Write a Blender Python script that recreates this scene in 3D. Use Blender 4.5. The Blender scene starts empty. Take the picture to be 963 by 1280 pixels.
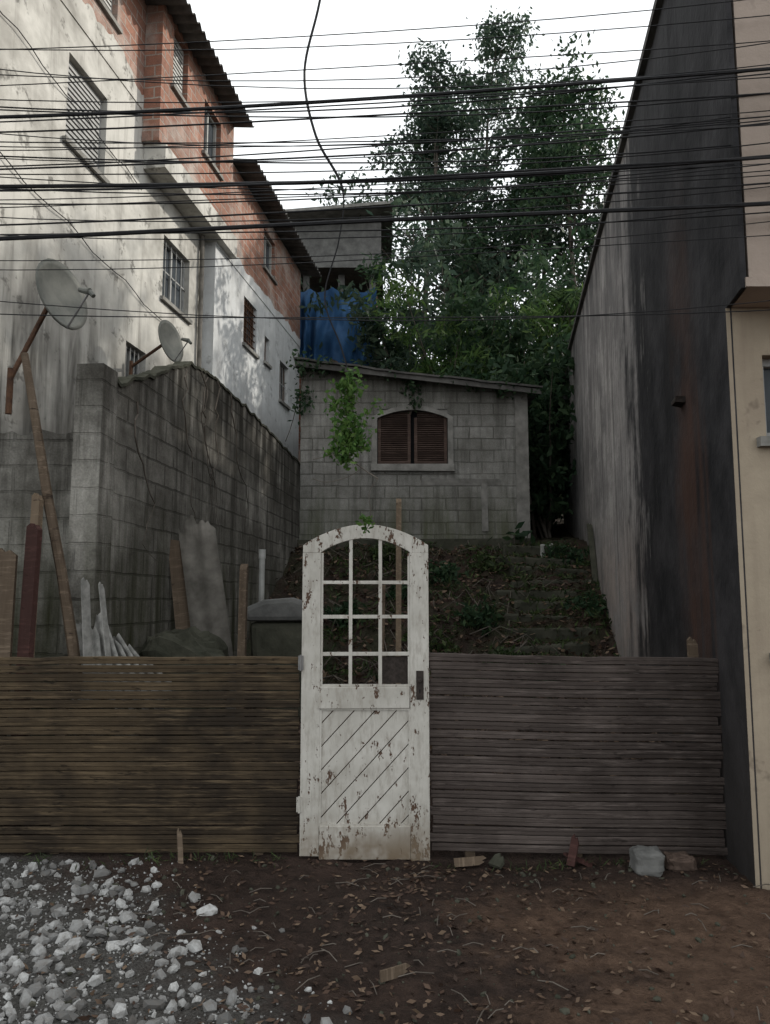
import bpy, math, random
import numpy as np
from mathutils import Vector, noise, Matrix
random.seed(7); rng=np.random.default_rng(7)
S=bpy.context.scene
COL=S.collection
# ------------------------------------------------------------ materials
class G:
    def __init__(s,name):
        s.m=bpy.data.materials.new(name); s.m.use_nodes=True
        s.nt=s.m.node_tree; s.nt.nodes.clear()
        s.out=s.n('ShaderNodeOutputMaterial'); s.b=s.n('ShaderNodeBsdfPrincipled')
        s.nt.links.new(s.b.outputs[0],s.out.inputs[0])
        s.b.inputs['Roughness'].default_value=.88
        s.b.inputs['Specular IOR Level'].default_value=.12
        s.tc=s.n('ShaderNodeTexCoord')
    def n(s,t): return s.nt.nodes.new(t)
    def l(s,a,b):
        if isinstance(a,bpy.types.NodeSocket): s.nt.links.new(a,b)
        else:
            if hasattr(b.default_value,'__len__') and not hasattr(a,'__len__'): a=[a]*len(b.default_value)
            if hasattr(b.default_value,'__len__') and len(a)==3 and len(b.default_value)==4: a=(*a,1)
            b.default_value=a
    def vec(s,sc=(1,1,1),loc=(0,0,0)):
        m=s.n('ShaderNodeMapping'); s.l(s.tc.outputs['Object'],m.inputs[0])
        m.inputs['Scale'].default_value=sc; m.inputs['Location'].default_value=loc
        return m.outputs[0]
    def noise(s,scale=5,detail=6,rough=.6,sc=(1,1,1),loc=(0,0,0),dist=0):
        n=s.n('ShaderNodeTexNoise'); s.l(s.vec(sc,loc),n.inputs['Vector'])
        n.inputs['Scale'].default_value=scale; n.inputs['Detail'].default_value=min(detail,4)
        n.inputs['Roughness'].default_value=rough; n.inputs['Distortion'].default_value=dist
        return n.outputs['Fac']
    def ramp(s,f,a,b,c0=(0,0,0),c1=(1,1,1)):
        r=s.n('ShaderNodeValToRGB'); s.l(f,r.inputs[0])
        e=r.color_ramp.elements; e[0].position=a; e[1].position=b
        e[0].color=(*c0,1); e[1].color=(*c1,1); return r.outputs[0]
    def mix(s,f,a,b,mode='MIX'):
        m=s.n('ShaderNodeMix'); m.data_type='RGBA'; m.blend_type=mode
        s.l(f,m.inputs[0]); s.l(a,m.inputs[6]); s.l(b,m.inputs[7]); return m.outputs[2]
    def math(s,op,a,b=0.0,clamp=False):
        m=s.n('ShaderNodeMath'); m.operation=op; m.use_clamp=clamp
        s.l(a,m.inputs[0]); s.l(b,m.inputs[1]); return m.outputs[0]
    def axis(s,i):
        x=s.n('ShaderNodeSeparateXYZ'); s.l(s.tc.outputs['Object'],x.inputs[0]); return x.outputs[i]
    def rngmap(s,v,a,b):
        m=s.n('ShaderNodeMapRange'); s.l(v,m.inputs[0]); m.inputs[1].default_value=a; m.inputs[2].default_value=b
        m.interpolation_type='SMOOTHSTEP'; return m.outputs[0]
    def brick(s,w,h,mort,c1,c2,cm,wob=.01,off=.5):
        x=s.n('ShaderNodeSeparateXYZ'); s.l(s.tc.outputs['Object'],x.inputs[0])
        c=s.n('ShaderNodeCombineXYZ')
        sm=s.math('ADD',x.outputs[0],x.outputs[1])
        wx=s.math('MULTIPLY',s.math('SUBTRACT',s.noise(3,4),.5),wob*4)
        s.l(s.math('ADD',sm,wx),c.inputs[0]); s.l(s.math('ADD',x.outputs[2],wx),c.inputs[1])
        b=s.n('ShaderNodeTexBrick'); s.l(c.outputs[0],b.inputs['Vector'])
        b.inputs['Scale'].default_value=1; b.inputs['Brick Width'].default_value=w; b.inputs['Row Height'].default_value=h
        b.inputs['Mortar Size'].default_value=mort; b.inputs['Mortar Smooth'].default_value=.3
        b.offset=off
        s.l(c1,b.inputs['Color1']); s.l(c2,b.inputs['Color2']); s.l(cm,b.inputs['Mortar'])
        return b.outputs['Color'],b.outputs['Fac']
    def bump(s,h,strength=.5,dist=.02):
        b=s.n('ShaderNodeBump'); s.l(h,b.inputs['Height']); b.inputs['Strength'].default_value=strength
        b.inputs['Distance'].default_value=dist; s.l(b.outputs[0],s.b.inputs['Normal'])
    def col(s,c): s.l(c,s.b.inputs['Base Color'])
    def island(s):
        g=s.n('ShaderNodeNewGeometry'); return g.outputs['Random Per Island']

def simple(name,c0,c1,scale=6,bump=.3,rough=.85,sc=(1,1,1),metal=0,bd=.01):
    g=G(name); f=g.noise(scale,5,.65,sc); g.col(g.ramp(f,.3,.7,c0,c1)); g.bump(f,bump,bd)
    g.b.inputs['Roughness'].default_value=rough; g.b.inputs['Metallic'].default_value=metal; return g.m

def blockwall(name,c1,c2,cm,dirt=(.05,.05,.045),patch=None,topz=None,botz=None,w=.4,h=.2,pth=(.5,.62),bs=.8,dn=.75,pa=.75,mort=.012,drip=0):
    g=G(name); c,f=g.brick(w,h,mort,c1,c2,cm)
    n1=g.noise(1.1,8,.7); n2=g.noise(14,6,.7); n3=g.noise(60,3,.6)
    c=g.mix(g.ramp(n2,.35,.75,(0,0,0),(.55,.55,.55)),c,dirt)
    if patch:
        pm=g.ramp(g.noise(.9,8,.65,loc=(3,1,7)),pth[0],pth[1])
        c=g.mix(g.math('MULTIPLY',pm,pa),c,patch)
    c=g.mix(g.ramp(n1,.42,.72,(0,0,0),(dn,dn,dn)),c,dirt)
    st=g.noise(2.2,6,.6,sc=(2.5,2.5,.25))
    if drip: c=g.mix(g.ramp(g.noise(2.0,6,.7,sc=(2.5,2.5,.22),loc=(4,0,1)),.48,.66,(0,0,0),(drip,drip,drip)),c,tuple(x*.6 for x in dirt))
    if topz is not None:
        t=g.rngmap(g.axis(2),topz-1.3,topz+.1)
        c=g.mix(g.math('MULTIPLY',t,g.ramp(st,.36,.56)),c,tuple(x*.7 for x in dirt))
    if botz is not None:
        t=g.rngmap(g.axis(2),botz+1.3,botz)
        c=g.mix(g.math('MULTIPLY',t,g.ramp(st,.3,.65)),c,(dirt[0]*.8,dirt[1]*.9,dirt[2]*.6))
    c=g.mix(.45,c,g.ramp(n3,.2,.8,(.2,.2,.2),(.9,.9,.9)),'OVERLAY')
    g.col(c)
    hh=g.math('ADD',g.math('MULTIPLY',f,-1.0),g.math('MULTIPLY',n2,.5)); g.bump(g.math('ADD',hh,g.math('MULTIPLY',n3,.25)),bs,.012)
    return g.m

M_block_ret=blockwall('weathered_block',(.235,.223,.20),(.17,.162,.146),(.10,.095,.085),dirt=(.042,.038,.031),patch=(.36,.345,.31),topz=3.75,botz=1.4,dn=.9,drip=.8)
M_block_house=blockwall('grey_block',(.29,.283,.265),(.205,.20,.187),(.125,.12,.11),dirt=(.10,.096,.083),patch=(.33,.322,.30),topz=3.1,botz=-.1,pa=.5,mort=.011,bs=.8,drip=.65)
M_clay=blockwall('clay_brick',(.36,.18,.125),(.27,.125,.09),(.38,.34,.30),dirt=(.14,.09,.07),patch=(.45,.40,.36),w=.3,h=.16,pth=(.51,.64))

def plaster(name,base,dirt,amount=.5,botz=None):
    g=G(name)
    n1=g.noise(.8,9,.7); n2=g.noise(7,8,.7); st=g.noise(1.5,8,.7,sc=(2.2,2.2,.25),dist=.4)
    c=g.mix(g.ramp(n2,.3,.7,(0,0,0),(.5,.5,.5)),base,tuple(x*.78 for x in base))
    c=g.mix(g.math('MULTIPLY',g.ramp(n1,.45,.65),amount),c,dirt)
    c=g.mix(g.math('MULTIPLY',g.ramp(st,.52,.75),amount),c,dirt)
    dk=g.ramp(g.noise(2.4,10,.75,loc=(5,5,5)),.57,.64)
    c=g.mix(g.math('MULTIPLY',dk,amount*.9),c,tuple(x*.5 for x in dirt))
    if botz is not None:
        zz=g.math('ADD',g.axis(2),g.math('MULTIPLY',g.math('SUBTRACT',n1,.5),3.0))
        t=g.rngmap(zz,botz+2.6,botz+.4); c=g.mix(g.math('MULTIPLY',t,g.ramp(st,.32,.66)),c,tuple(x*.4 for x in dirt))
    g.col(c); g.bump(g.math('ADD',n2,g.math('MULTIPLY',dk,-.4)),.35,.02); return g
M_white=plaster('dirty_white_plaster',(.54,.525,.485),(.20,.19,.17),.8,botz=3.3).m
M_white2=plaster('pale_plaster',(.55,.56,.56),(.25,.245,.235),.45).m
M_beige=plaster('beige_plaster',(.34,.285,.215),(.2,.155,.12),.6,botz=-1.6).m
M_pink=plaster('pink_beige_plaster',(.36,.295,.25),(.24,.2,.165),.3).m

def sootwall():
    g=G('soot_stained_render'); x=g.axis(0); z=g.axis(2)
    n1=g.noise(.7,9,.7); n2=g.noise(9,8,.7); st=g.noise(1.5,9,.7,sc=(2.2,2.2,.16)); n4=g.noise(1.6,8,.7,loc=(2,9,4)); s2=g.noise(3.5,9,.7,sc=(2.2,2.2,.1),loc=(9,2,4))
    c=g.mix(g.ramp(n2,.3,.7),(.37,.35,.34),(.28,.265,.255))
    c=g.mix(g.ramp(n1,.42,.65,(0,0,0),(.75,.75,.75)),c,(.15,.145,.145))
    c=g.mix(g.ramp(n4,.50,.62,(0,0,0),(.6,.6,.6)),c,(.47,.45,.43))
    c=g.mix(g.ramp(s2,.5,.66,(0,0,0),(.75,.75,.75)),c,(.09,.085,.085))
    lo=g.math('MULTIPLY',g.rngmap(z,2.9,1.6),g.ramp(n4,.35,.6)); c=g.mix(g.math('MULTIPLY',lo,.6),c,(.38,.30,.26))
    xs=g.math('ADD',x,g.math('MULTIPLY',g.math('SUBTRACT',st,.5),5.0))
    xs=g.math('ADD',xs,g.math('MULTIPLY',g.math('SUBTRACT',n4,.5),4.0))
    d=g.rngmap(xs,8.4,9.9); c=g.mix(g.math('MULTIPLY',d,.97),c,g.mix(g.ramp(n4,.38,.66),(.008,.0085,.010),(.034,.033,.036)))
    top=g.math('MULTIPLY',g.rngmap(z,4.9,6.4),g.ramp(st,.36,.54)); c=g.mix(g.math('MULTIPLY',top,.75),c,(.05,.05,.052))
    x3=g.math('ADD',x,g.math('MULTIPLY',g.math('SUBTRACT',s2,.5),1.4))
    r=g.math('MULTIPLY',g.rngmap(x3,10.95,11.5),g.rngmap(x3,12.15,11.6))
    r=g.math('MULTIPLY',r,g.math('MULTIPLY',g.rngmap(z,5.0,3.4),g.ramp(n1,.34,.58)))
    c=g.mix(g.math('MULTIPLY',r,.7),c,(.075,.038,.026))
    bt=g.math('MULTIPLY',g.rngmap(z,1.5,.2),.6); c=g.mix(bt,c,(.035,.031,.028))
    g.col(c); g.bump(g.math('ADD',n2,st),.5,.02); return g.m
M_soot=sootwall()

def woodmat(name,c0,c1,dark,sc=(.6,8,22),rot=.5,paint=None,rough=.8,iv=.6):
    g=G(name); n1=g.noise(2.2,10,.7,sc=sc); n2=g.noise(1.3,8,.7); i=g.island()
    c=g.mix(g.ramp(n1,.3,.7),c0,c1)
    c=g.mix(g.math('MULTIPLY',i,iv),c,tuple(x*.5 for x in c0))
    c=g.mix(g.math('MULTIPLY',g.ramp(n2,.42,.62),rot),c,dark)
    f=g.noise(5,10,.8,sc=(.5,3,6),loc=(7,3,1)); c=g.mix(g.ramp(f,.52,.68,(0,0,0),(.5,.5,.5)),c,paint or tuple(min(1,x*1.6) for x in c1))
    k=g.noise(3,5,.8,sc=(1.2,1,5),loc=(1,8,1)); c=g.mix(g.ramp(k,.60,.66,(0,0,0),(.8,.8,.8)),c,tuple(x*.5 for x in dark))
    g.col(c); g.bump(n1,.6,.006); g.b.inputs['Roughness'].default_value=rough; return g.m
M_slatL=woodmat('brown_slat_wood',(.072,.051,.031),(.112,.082,.050),(.022,.017,.013),rot=.88)
M_slatR=woodmat('grey_slat_wood',(.074,.058,.051),(.112,.092,.083),(.032,.025,.022),rot=.8)
M_post=woodmat('old_timber',(.11,.08,.055),(.17,.13,.095),(.045,.03,.022),sc=(12,12,.8))
M_pale=woodmat('pale_timber',(.17,.125,.085),(.24,.185,.13),(.08,.055,.04),sc=(12,12,.8))
M_red=woodmat('dark_red_wood',(.05,.023,.02),(.07,.035,.03),(.03,.017,.014),sc=(12,12,.8))
M_shut=woodmat('brown_shutter',(.085,.055,.045),(.12,.085,.07),(.035,.024,.02),sc=(.8,8,20))

def paintdoor():
    g=G('flaking_white_paint'); n=g.noise(9,12,.85,sc=(1.3,1.3,.6)); n2=g.noise(2.5,8,.7); n3=g.noise(30,6,.7,sc=(1,1,.25)); z=g.axis(2)
    c=g.mix(g.ramp(n2,.35,.7),(.53,.51,.465),(.36,.34,.30))
    c=g.mix(g.ramp(n3,.48,.78,(0,0,0),(.75,.75,.75)),c,(.22,.19,.155))
    th=g.math('ADD',n,g.math('MULTIPLY',g.rngmap(z,.55,.0),.05))
    th=g.math('ADD',th,g.math('MULTIPLY',g.rngmap(z,1.3,2.1),.05))
    m=g.ramp(th,.595,.63); c=g.mix(m,c,(.09,.055,.038))
    c=g.mix(g.math('MULTIPLY',g.rngmap(z,.3,0),g.ramp(n2,.3,.6)),c,(.17,.13,.09))
    g.col(c); g.bump(g.math('MULTIPLY',m,-1),.8,.003); g.b.inputs['Roughness'].default_value=.6; return g.m
M_door=paintdoor()

def leafmat(name,c0,c1,c2,tr=.35):
    g=G(name); i=g.island(); r=g.n('ShaderNodeValToRGB'); g.l(i,r.inputs[0]); e=r.color_ramp.elements
    e[0].color=(*c2,1); e[1].color=(*c1,1); e.new(.5).color=(*c0,1); c=r.outputs[0]; g.col(c); g.b.inputs['Roughness'].default_value=.5
    t=g.n('ShaderNodeBsdfTranslucent'); g.l(c,t.inputs[0]); ms=g.n('ShaderNodeMixShader'); ms.inputs[0].default_value=tr
    g.l(g.b.outputs[0],ms.inputs[1]); g.l(t.outputs[0],ms.inputs[2]); g.l(ms.outputs[0],g.out.inputs[0]); return g.m
L_tall=leafmat('tree_leaves',(.048,.078,.052),(.078,.11,.068),(.036,.062,.046),.42)  # paler, greyer greens: haze put into the leaf colour
L_dark=leafmat('dark_leaves',(.03,.06,.03),(.055,.09,.042),(.022,.045,.024))
L_green=leafmat('bright_leaves',(.055,.105,.028),(.105,.16,.05),(.04,.085,.025),.42)
L_far=leafmat('distant_leaves',(.04,.07,.048),(.06,.095,.062),(.032,.058,.045))
L_vine=leafmat('vine_leaves',(.065,.135,.03),(.13,.21,.06),(.05,.11,.03),.4)
L_litter=leafmat('dead_leaves',(.07,.043,.031),(.17,.12,.082),(.04,.027,.021),.05)
L_grass=leafmat('weed_blades',(.04,.065,.026),(.075,.10,.035),(.035,.045,.022),.3)
M_bark=simple('bark',(.06,.05,.042),(.15,.13,.11),5,.6,sc=(1,1,.3))
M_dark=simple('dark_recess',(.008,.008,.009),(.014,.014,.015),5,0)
M_metal=simple('grey_metal',(.15,.15,.15),(.26,.25,.24),8,.1,.55,metal=.4)
M_rust=simple('rusty_iron',(.05,.03,.022),(.12,.065,.04),20,.5,.8)
M_iron=simple('dark_iron',(.018,.015,.013),(.05,.04,.035),30,.4,.6)
M_cable=simple('black_rubber',(.012,.012,.013),(.025,.025,.027),30,.05,.5)
M_dish=simple('weathered_dish_paint',(.10,.105,.095),(.19,.19,.17),5,.1,.6)
M_asb=simple('fibre_cement',(.075,.07,.06),(.19,.175,.155),4,.5)
M_asbl=simple('pale_fibre_cement',(.12,.12,.11),(.33,.32,.30),9,.5)
M_roof=simple('dark_fibre_cement',(.05,.048,.046),(.13,.125,.117),3,.4)
M_conc=simple('raw_concrete',(.12,.116,.106),(.28,.27,.25),4,.7,bd=.02)
M_concp=simple('grey_concrete',(.07,.069,.066),(.16,.158,.15),4,.7,bd=.02)
M_concd=simple('mossy_concrete',(.028,.03,.021),(.078,.076,.058),4,.8,bd=.03)
M_tarp=simple('blue_tarpaulin',(.02,.06,.14),(.04,.11,.23),2.5,.5,.55)
M_pvc=simple('white_plastic',(.30,.30,.28),(.46,.46,.44),6,.05,.4)
M_glass=simple('dull_window_pane',(.03,.035,.04),(.07,.08,.09),2,.0,.12)
M_alum=simple('grey_aluminium',(.22,.22,.215),(.33,.33,.32),10,.05,.5)
g=G('white_gravel'); i=g.island(); c=g.ramp(i,.0,1.0,(.07,.068,.066),(.45,.45,.44)); n=g.noise(40,5,.7)
c=g.mix(g.ramp(n,.4,.8,(0,0,0),(.8,.8,.8)),c,(.12,.105,.09)); g.col(c); g.bump(n,.5,.004); M_stone=g.m
M_brickp=simple('broken_brick',(.05,.035,.028),(.11,.078,.062),20,.6)

def groundmat():
    g=G('bare_earth'); x=g.axis(0); y=g.axis(1)
    n1=g.noise(1.4,9,.7); n2=g.noise(12,10,.75); n3=g.noise(70,5,.7)
    c=g.mix(g.ramp(n2,.3,.7),(.016,.011,.009),(.050,.033,.026))
    c=g.mix(g.ramp(n1,.48,.68,(0,0,0),(.6,.6,.6)),c,(.068,.045,.036))
    cl=g.math('ADD',x,g.math('MULTIPLY',g.math('SUBTRACT',n1,.5),3.5)); cl=g.math('MULTIPLY',g.rngmap(cl,.2,1.2),g.rngmap(y,4.75,4.2))
    c=g.mix(g.math('MULTIPLY',cl,.85),c,g.ramp(n2,.3,.75,(.055,.033,.022),(.15,.095,.065)))
    gr=g.math('ADD',g.math('ADD',x,g.math('MULTIPLY',y,.75)),g.math('MULTIPLY',g.math('SUBTRACT',n1,.5),2.2))
    gm=g.math('MULTIPLY',g.rngmap(gr,2.3,1.2),g.rngmap(y,5.2,4.9))
    c=g.mix(gm,c,g.ramp(n3,.3,.8,(.03,.028,.025),(.15,.145,.135)))
    sl=g.math('MULTIPLY',g.rngmap(y,7,8.5),g.ramp(g.noise(2.2,5,.7,loc=(1,1,1)),.42,.6)); c=g.mix(g.math('MULTIPLY',sl,.7),c,(.028,.034,.016))
    g.col(c); g.bump(g.math('ADD',g.math('MULTIPLY',n2,1.0),g.math('MULTIPLY',n3,.5)),1.0,.04)
    g.l(g.ramp(n1,.35,.6,(.55,.55,.55),(.95,.95,.95)),g.b.inputs['Roughness']); return g.m
M_ground=groundmat()

# ------------------------------------------------------------ mesh helpers
class M:
    def __init__(s): s.v=[]; s.f=[]
    def box(s,x0,x1,y0,y1,z0,z1,R=None,C=None,j=0):
        b=len(s.v)
        for x,y,z in ((x0,y0,z0),(x1,y0,z0),(x1,y1,z0),(x0,y1,z0),(x0,y0,z1),(x1,y0,z1),(x1,y1,z1),(x0,y1,z1)):
            p=Vector((x+random.uniform(-j,j),y+random.uniform(-j,j),z+random.uniform(-j,j)))
            if R is not None: p=R@(p-Vector(C))+Vector(C)
            s.v.append(tuple(p))
        for q in ((0,3,2,1),(4,5,6,7),(0,1,5,4),(1,2,6,5),(2,3,7,6),(3,0,4,7)): s.f.append(tuple(b+i for i in q))
        return s
    def tube(s,pts,rad,k=6):
        pts=[Vector(p) for p in pts]; b=len(s.v); n=len(pts)
        if not hasattr(rad,'__len__'): rad=[rad]*n
        ref=Vector((.3,.2,1)).normalized()
        for i,p in enumerate(pts):
            d=(pts[min(i+1,n-1)]-pts[max(i-1,0)]).normalized()
            r0=ref if abs(d.dot(ref))<.95 else Vector((1,0,0))
            u=d.cross(r0).normalized(); w=d.cross(u)
            for a in range(k):
                t=2*math.pi*a/k; s.v.append(tuple(p+(u*math.cos(t)+w*math.sin(t))*rad[i]))
        for i in range(n-1):
            for a in range(k):
                a2=(a+1)%k; s.f.append((b+i*k+a,b+i*k+a2,b+(i+1)*k+a2,b+(i+1)*k+a))
        s.f.append(tuple(b+a for a in reversed(range(k)))); s.f.append(tuple(b+(n-1)*k+a for a in range(k)))
        return s
    def prism(s,poly,y0,y1):
        b=len(s.v); n=len(poly)
        for x,z in poly: s.v.append((x,y0,z))
        for x,z in poly: s.v.append((x,y1,z))
        s.f.append(tuple(b+i for i in range(n))); s.f.append(tuple(b+n+i for i in reversed(range(n))))
        for i in range(n):
            k=(i+1)%n; s.f.append((b+i,b+n+i,b+n+k,b+k))
        return s
    def strip(s,outer,inner,y0,y1):
        b=len(s.v); n=len(outer)
        for y in (y0,y1):
            for p in outer: s.v.append((p[0],y,p[1]))
            for p in inner: s.v.append((p[0],y,p[1]))
        o0,i0,o1,i1=b,b+n,b+2*n,b+3*n
        for k in range(n-1):
            s.f+=[(i0+k,i0+k+1,o0+k+1,o0+k),(o1+k,o1+k+1,i1+k+1,i1+k),(o0+k,o0+k+1,o1+k+1,o1+k),(i1+k,i1+k+1,i0+k+1,i0+k)]
        s.f+=[(i0,o0,o1,i1),(o0+n-1,i0+n-1,i1+n-1,o1+n-1)]
        return s
    def wall(s,L,z0,z1,T,ops=()):
        xs=sorted({0,L,*[o[0] for o in ops],*[o[1] for o in ops]}); zs=sorted({z0,z1,*[o[2] for o in ops],*[o[3] for o in ops]})
        def isop(a,b):
            return any(o[0]-1e-6<=a<o[1]-1e-6 and o[2]-1e-6<=b<o[3]-1e-6 for o in ops)
        def q(*p):
            b=len(s.v); s.v.extend(p); s.f.append((b,b+1,b+2,b+3))
        for i in range(len(xs)-1):
            for k in range(len(zs)-1):
                if isop(xs[i],zs[k]): continue
                a,b_,c,d=xs[i],xs[i+1],zs[k],zs[k+1]
                q((a,0,c),(b_,0,c),(b_,0,d),(a,0,d)); q((b_,T,c),(a,T,c),(a,T,d),(b_,T,d))
        for a,b_,c,d in ops:
            q((a,0,c),(a,0,d),(a,T,d),(a,T,c)); q((b_,0,c),(b_,T,c),(b_,T,d),(b_,0,d))
            q((a,0,d),(b_,0,d),(b_,T,d),(a,T,d)); q((a,0,c),(a,T,c),(b_,T,c),(b_,0,c))
        q((0,0,z0),(0,0,z1),(0,T,z1),(0,T,z0)); q((L,0,z0),(L,T,z0),(L,T,z1),(L,0,z1))
        q((0,0,z1),(L,0,z1),(L,T,z1),(0,T,z1)); return s
    def shear(s,k):
        s.v=[(x+k*y,y,z) if x<.06 else (x,y,z) for x,y,z in s.v]; return s
    def corr(s,x0,x1,y0,y1,z,slope,pitch=.18,amp=.03,along='x',th=.012,ny=4,ragged=0):
        n=int((x1-x0)/pitch*8); b=len(s.v)
        for side in (0,-th):
            for i in range(n+1):
                x=x0+(x1-x0)*i/n; w=amp*math.sin(2*math.pi*x/pitch)
                ye=y1+ragged*noise.fractal(Vector((x*9,z,y1*5)),1,2,3)
                for k in range(ny+1):
                    y=y0+(ye-y0)*k/ny; s.v.append((x,y,z+slope*y+w+side))
        W=ny+1; o=(n+1)*W
        for i in range(n):
            for k in range(ny):
                a=b+i*W+k; s.f.append((a,a+W,a+W+1,a+1)); s.f.append((a+o,a+o+1,a+o+W+1,a+o+W))
            a=b+i*W; s.f.append((a,a+o,a+o+W,a+W)); a+=ny; s.f.append((a,a+W,a+o+W,a+o))
        return s
def setp(o,label=None,cat=None,group=None,kind=None):
    if label: o['label']=label
    if cat: o['category']=cat
    if group: o['group']=group
    if kind: o['kind']=kind
def mk(name,m,mat,parent=None,loc=(0,0,0),rot=(0,0,0),smooth=False,bevel=0,**k):
    me=bpy.data.meshes.new(name); me.from_pydata(m.v,[],m.f); me.materials.append(mat)
    if smooth: me.shade_smooth()
    o=bpy.data.objects.new(name,me); COL.objects.link(o); o.location=loc; o.rotation_euler=rot
    if parent: o.parent=parent
    if bevel:
        b=o.modifiers.new('bevel','BEVEL'); b.width=bevel; b.segments=2; b.limit_method='ANGLE'
    setp(o,**k); return o
def empty(name,loc=(0,0,0),rotz=0,rot=None,**k):
    o=bpy.data.objects.new(name,None); COL.objects.link(o); o.location=loc; o.rotation_euler=rot or (0,0,rotz); setp(o,**k); return o
def quads(name,V,mat,parent=None,**k):
    n=len(V)//4; me=bpy.data.meshes.new(name); me.vertices.add(len(V)); me.vertices.foreach_set('co',V.astype(np.float32).ravel())
    me.loops.add(len(V)); me.loops.foreach_set('vertex_index',np.arange(len(V),dtype=np.int32))
    me.polygons.add(n); me.polygons.foreach_set('loop_start',np.arange(0,len(V),4,dtype=np.int32))
    try: me.polygons.foreach_set('loop_total',np.full(n,4,dtype=np.int32))
    except Exception: pass
    me.update(); me.materials.append(mat); o=bpy.data.objects.new(name,me); COL.objects.link(o)
    if parent: o.parent=parent
    setp(o,**k); return o
def leaves(C,spread,per,L,W,flat=0.,droop=0.):
    C=np.repeat(np.asarray(C,float),per,0); n=len(C)
    sp=np.asarray(spread,float)
    C=C+rng.normal(size=(n,3))*sp
    u=rng.normal(size=(n,3)); u[:,2]=u[:,2]*(1-flat)-droop; u/=np.linalg.norm(u,axis=1)[:,None]
    v=rng.normal(size=(n,3)); v[:,2]*=(1-flat); v=np.cross(u,v) if flat==0 else v-(v*u).sum(1)[:,None]*u
    v/=np.linalg.norm(v,axis=1)[:,None]
    s=rng.uniform(.6,1.3,(n,1)); a=u*L*s; b=v*W*s
    return np.stack([C-a,C+b,C+a,C-b],1).reshape(-1,3)

# ------------------------------------------------------------ camera, sky, sun
cam=bpy.data.cameras.new('camera'); co=bpy.data.objects.new('camera',cam); COL.objects.link(co)
co.location=(0,0,1.6); co.rotation_euler=(math.radians(96.5),0,0); cam.lens=27; cam.sensor_width=36; cam.clip_end=2000; cam.clip_start=.05
S.camera=co
sd=Vector((.74,.42,.52)).normalized()
w=bpy.data.worlds.new('World'); S.world=w; w.use_nodes=True; nt=w.node_tree
bg=nt.nodes['Background']; sk=nt.nodes.new('ShaderNodeTexSky'); sk.sky_type='NISHITA'; sk.sun_disc=False
sk.sun_elevation=math.asin(sd.z); sk.sun_rotation=math.atan2(sd.x,sd.y); sk.dust_density=4; sk.air_density=1.0; sk.ozone_density=1
tc=nt.nodes.new('ShaderNodeTexCoord'); cn=nt.nodes.new('ShaderNodeTexNoise'); cn.inputs['Scale'].default_value=2.2; cn.inputs['Detail'].default_value=3
nt.links.new(tc.outputs['Generated'],cn.inputs['Vector'])
mr=nt.nodes.new('ShaderNodeMapRange'); nt.links.new(cn.outputs['Fac'],mr.inputs[0]); mr.inputs[1].default_value=.35; mr.inputs[2].default_value=.6; mr.inputs[3].default_value=.70; mr.inputs[4].default_value=.97
mx=nt.nodes.new('ShaderNodeMix'); mx.data_type='RGBA'; nt.links.new(mr.outputs[0],mx.inputs[0]); nt.links.new(sk.outputs[0],mx.inputs[6]); mx.inputs[7].default_value=(9.8,10.1,10.2,1)
nt.links.new(mx.outputs[2],bg.inputs[0]); bg.inputs[1].default_value=.15
sl=bpy.data.lights.new('sun','SUN'); sl.energy=3.6; sl.angle=math.radians(.8); sl.color=(1,.95,.86)
so=bpy.data.objects.new('sun',sl); COL.objects.link(so); so.rotation_euler=(-sd).to_track_quat('-Z','Y').to_euler()
S.view_settings.view_transform='Standard'; S.view_settings.look='None'; S.view_settings.exposure=0

# ------------------------------------------------------------ ground
def hbase(x,y):
    P=[(-200,0),(5.1,0),(6,.15),(9.3,.85),(12.1,2.35),(12.6,2.5),(16,3.0),(20,4.0),(30,7),(60,12),(400,14)]
    for a,b in zip(P,P[1:]):
        if y<=b[0]:
            return a[1]+(b[1]-a[1])*(y-a[0])/(b[0]-a[0])
    return 14
def height(x,y):
    h=hbase(x,y); a=.03 if y<5.2 else .12
    h+=a*noise.fractal(Vector((x*1.3,y*1.3,0)),1.0,2.0,4)
    if y<5.2: h+=.018*noise.fractal(Vector((x*8,y*8,3)),1.0,2.0,4)
    elif y<13: h+=.07*noise.fractal(Vector((x*3.5,y*3.5,3)),1.0,2.0,5)
    return h
xs=np.concatenate([np.array([-300,-120,-50,-25,-12,-7,-5,-4,-3.4]),np.arange(-3,3.4,.04),np.array([3.7,4.2,5,7,12,25,50,120,300])])
ys=np.concatenate([np.array([-300,-100,-30,-10,-3,0,1,2,2.5]),np.arange(2.8,5.3,.04),np.arange(5.4,14,.1),np.arange(14.5,24,.8),np.array([27,31,38,46,60,90,150,300,400])])
m=M()
for y in ys:
    for x in xs: m.v.append((x,y,height(x,y)))
W=len(xs)
for j in range(len(ys)-1):
    for i in range(W-1): m.f.append((j*W+i,j*W+i+1,(j+1)*W+i+1,(j+1)*W+i))
mk('ground',m,M_ground,kind='structure',smooth=True)

A=-math.atan2(.153,.988)
def left_frame(x0,Y): return (x0+.155*Y,Y,0)
rotL=math.pi/2+A

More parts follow.
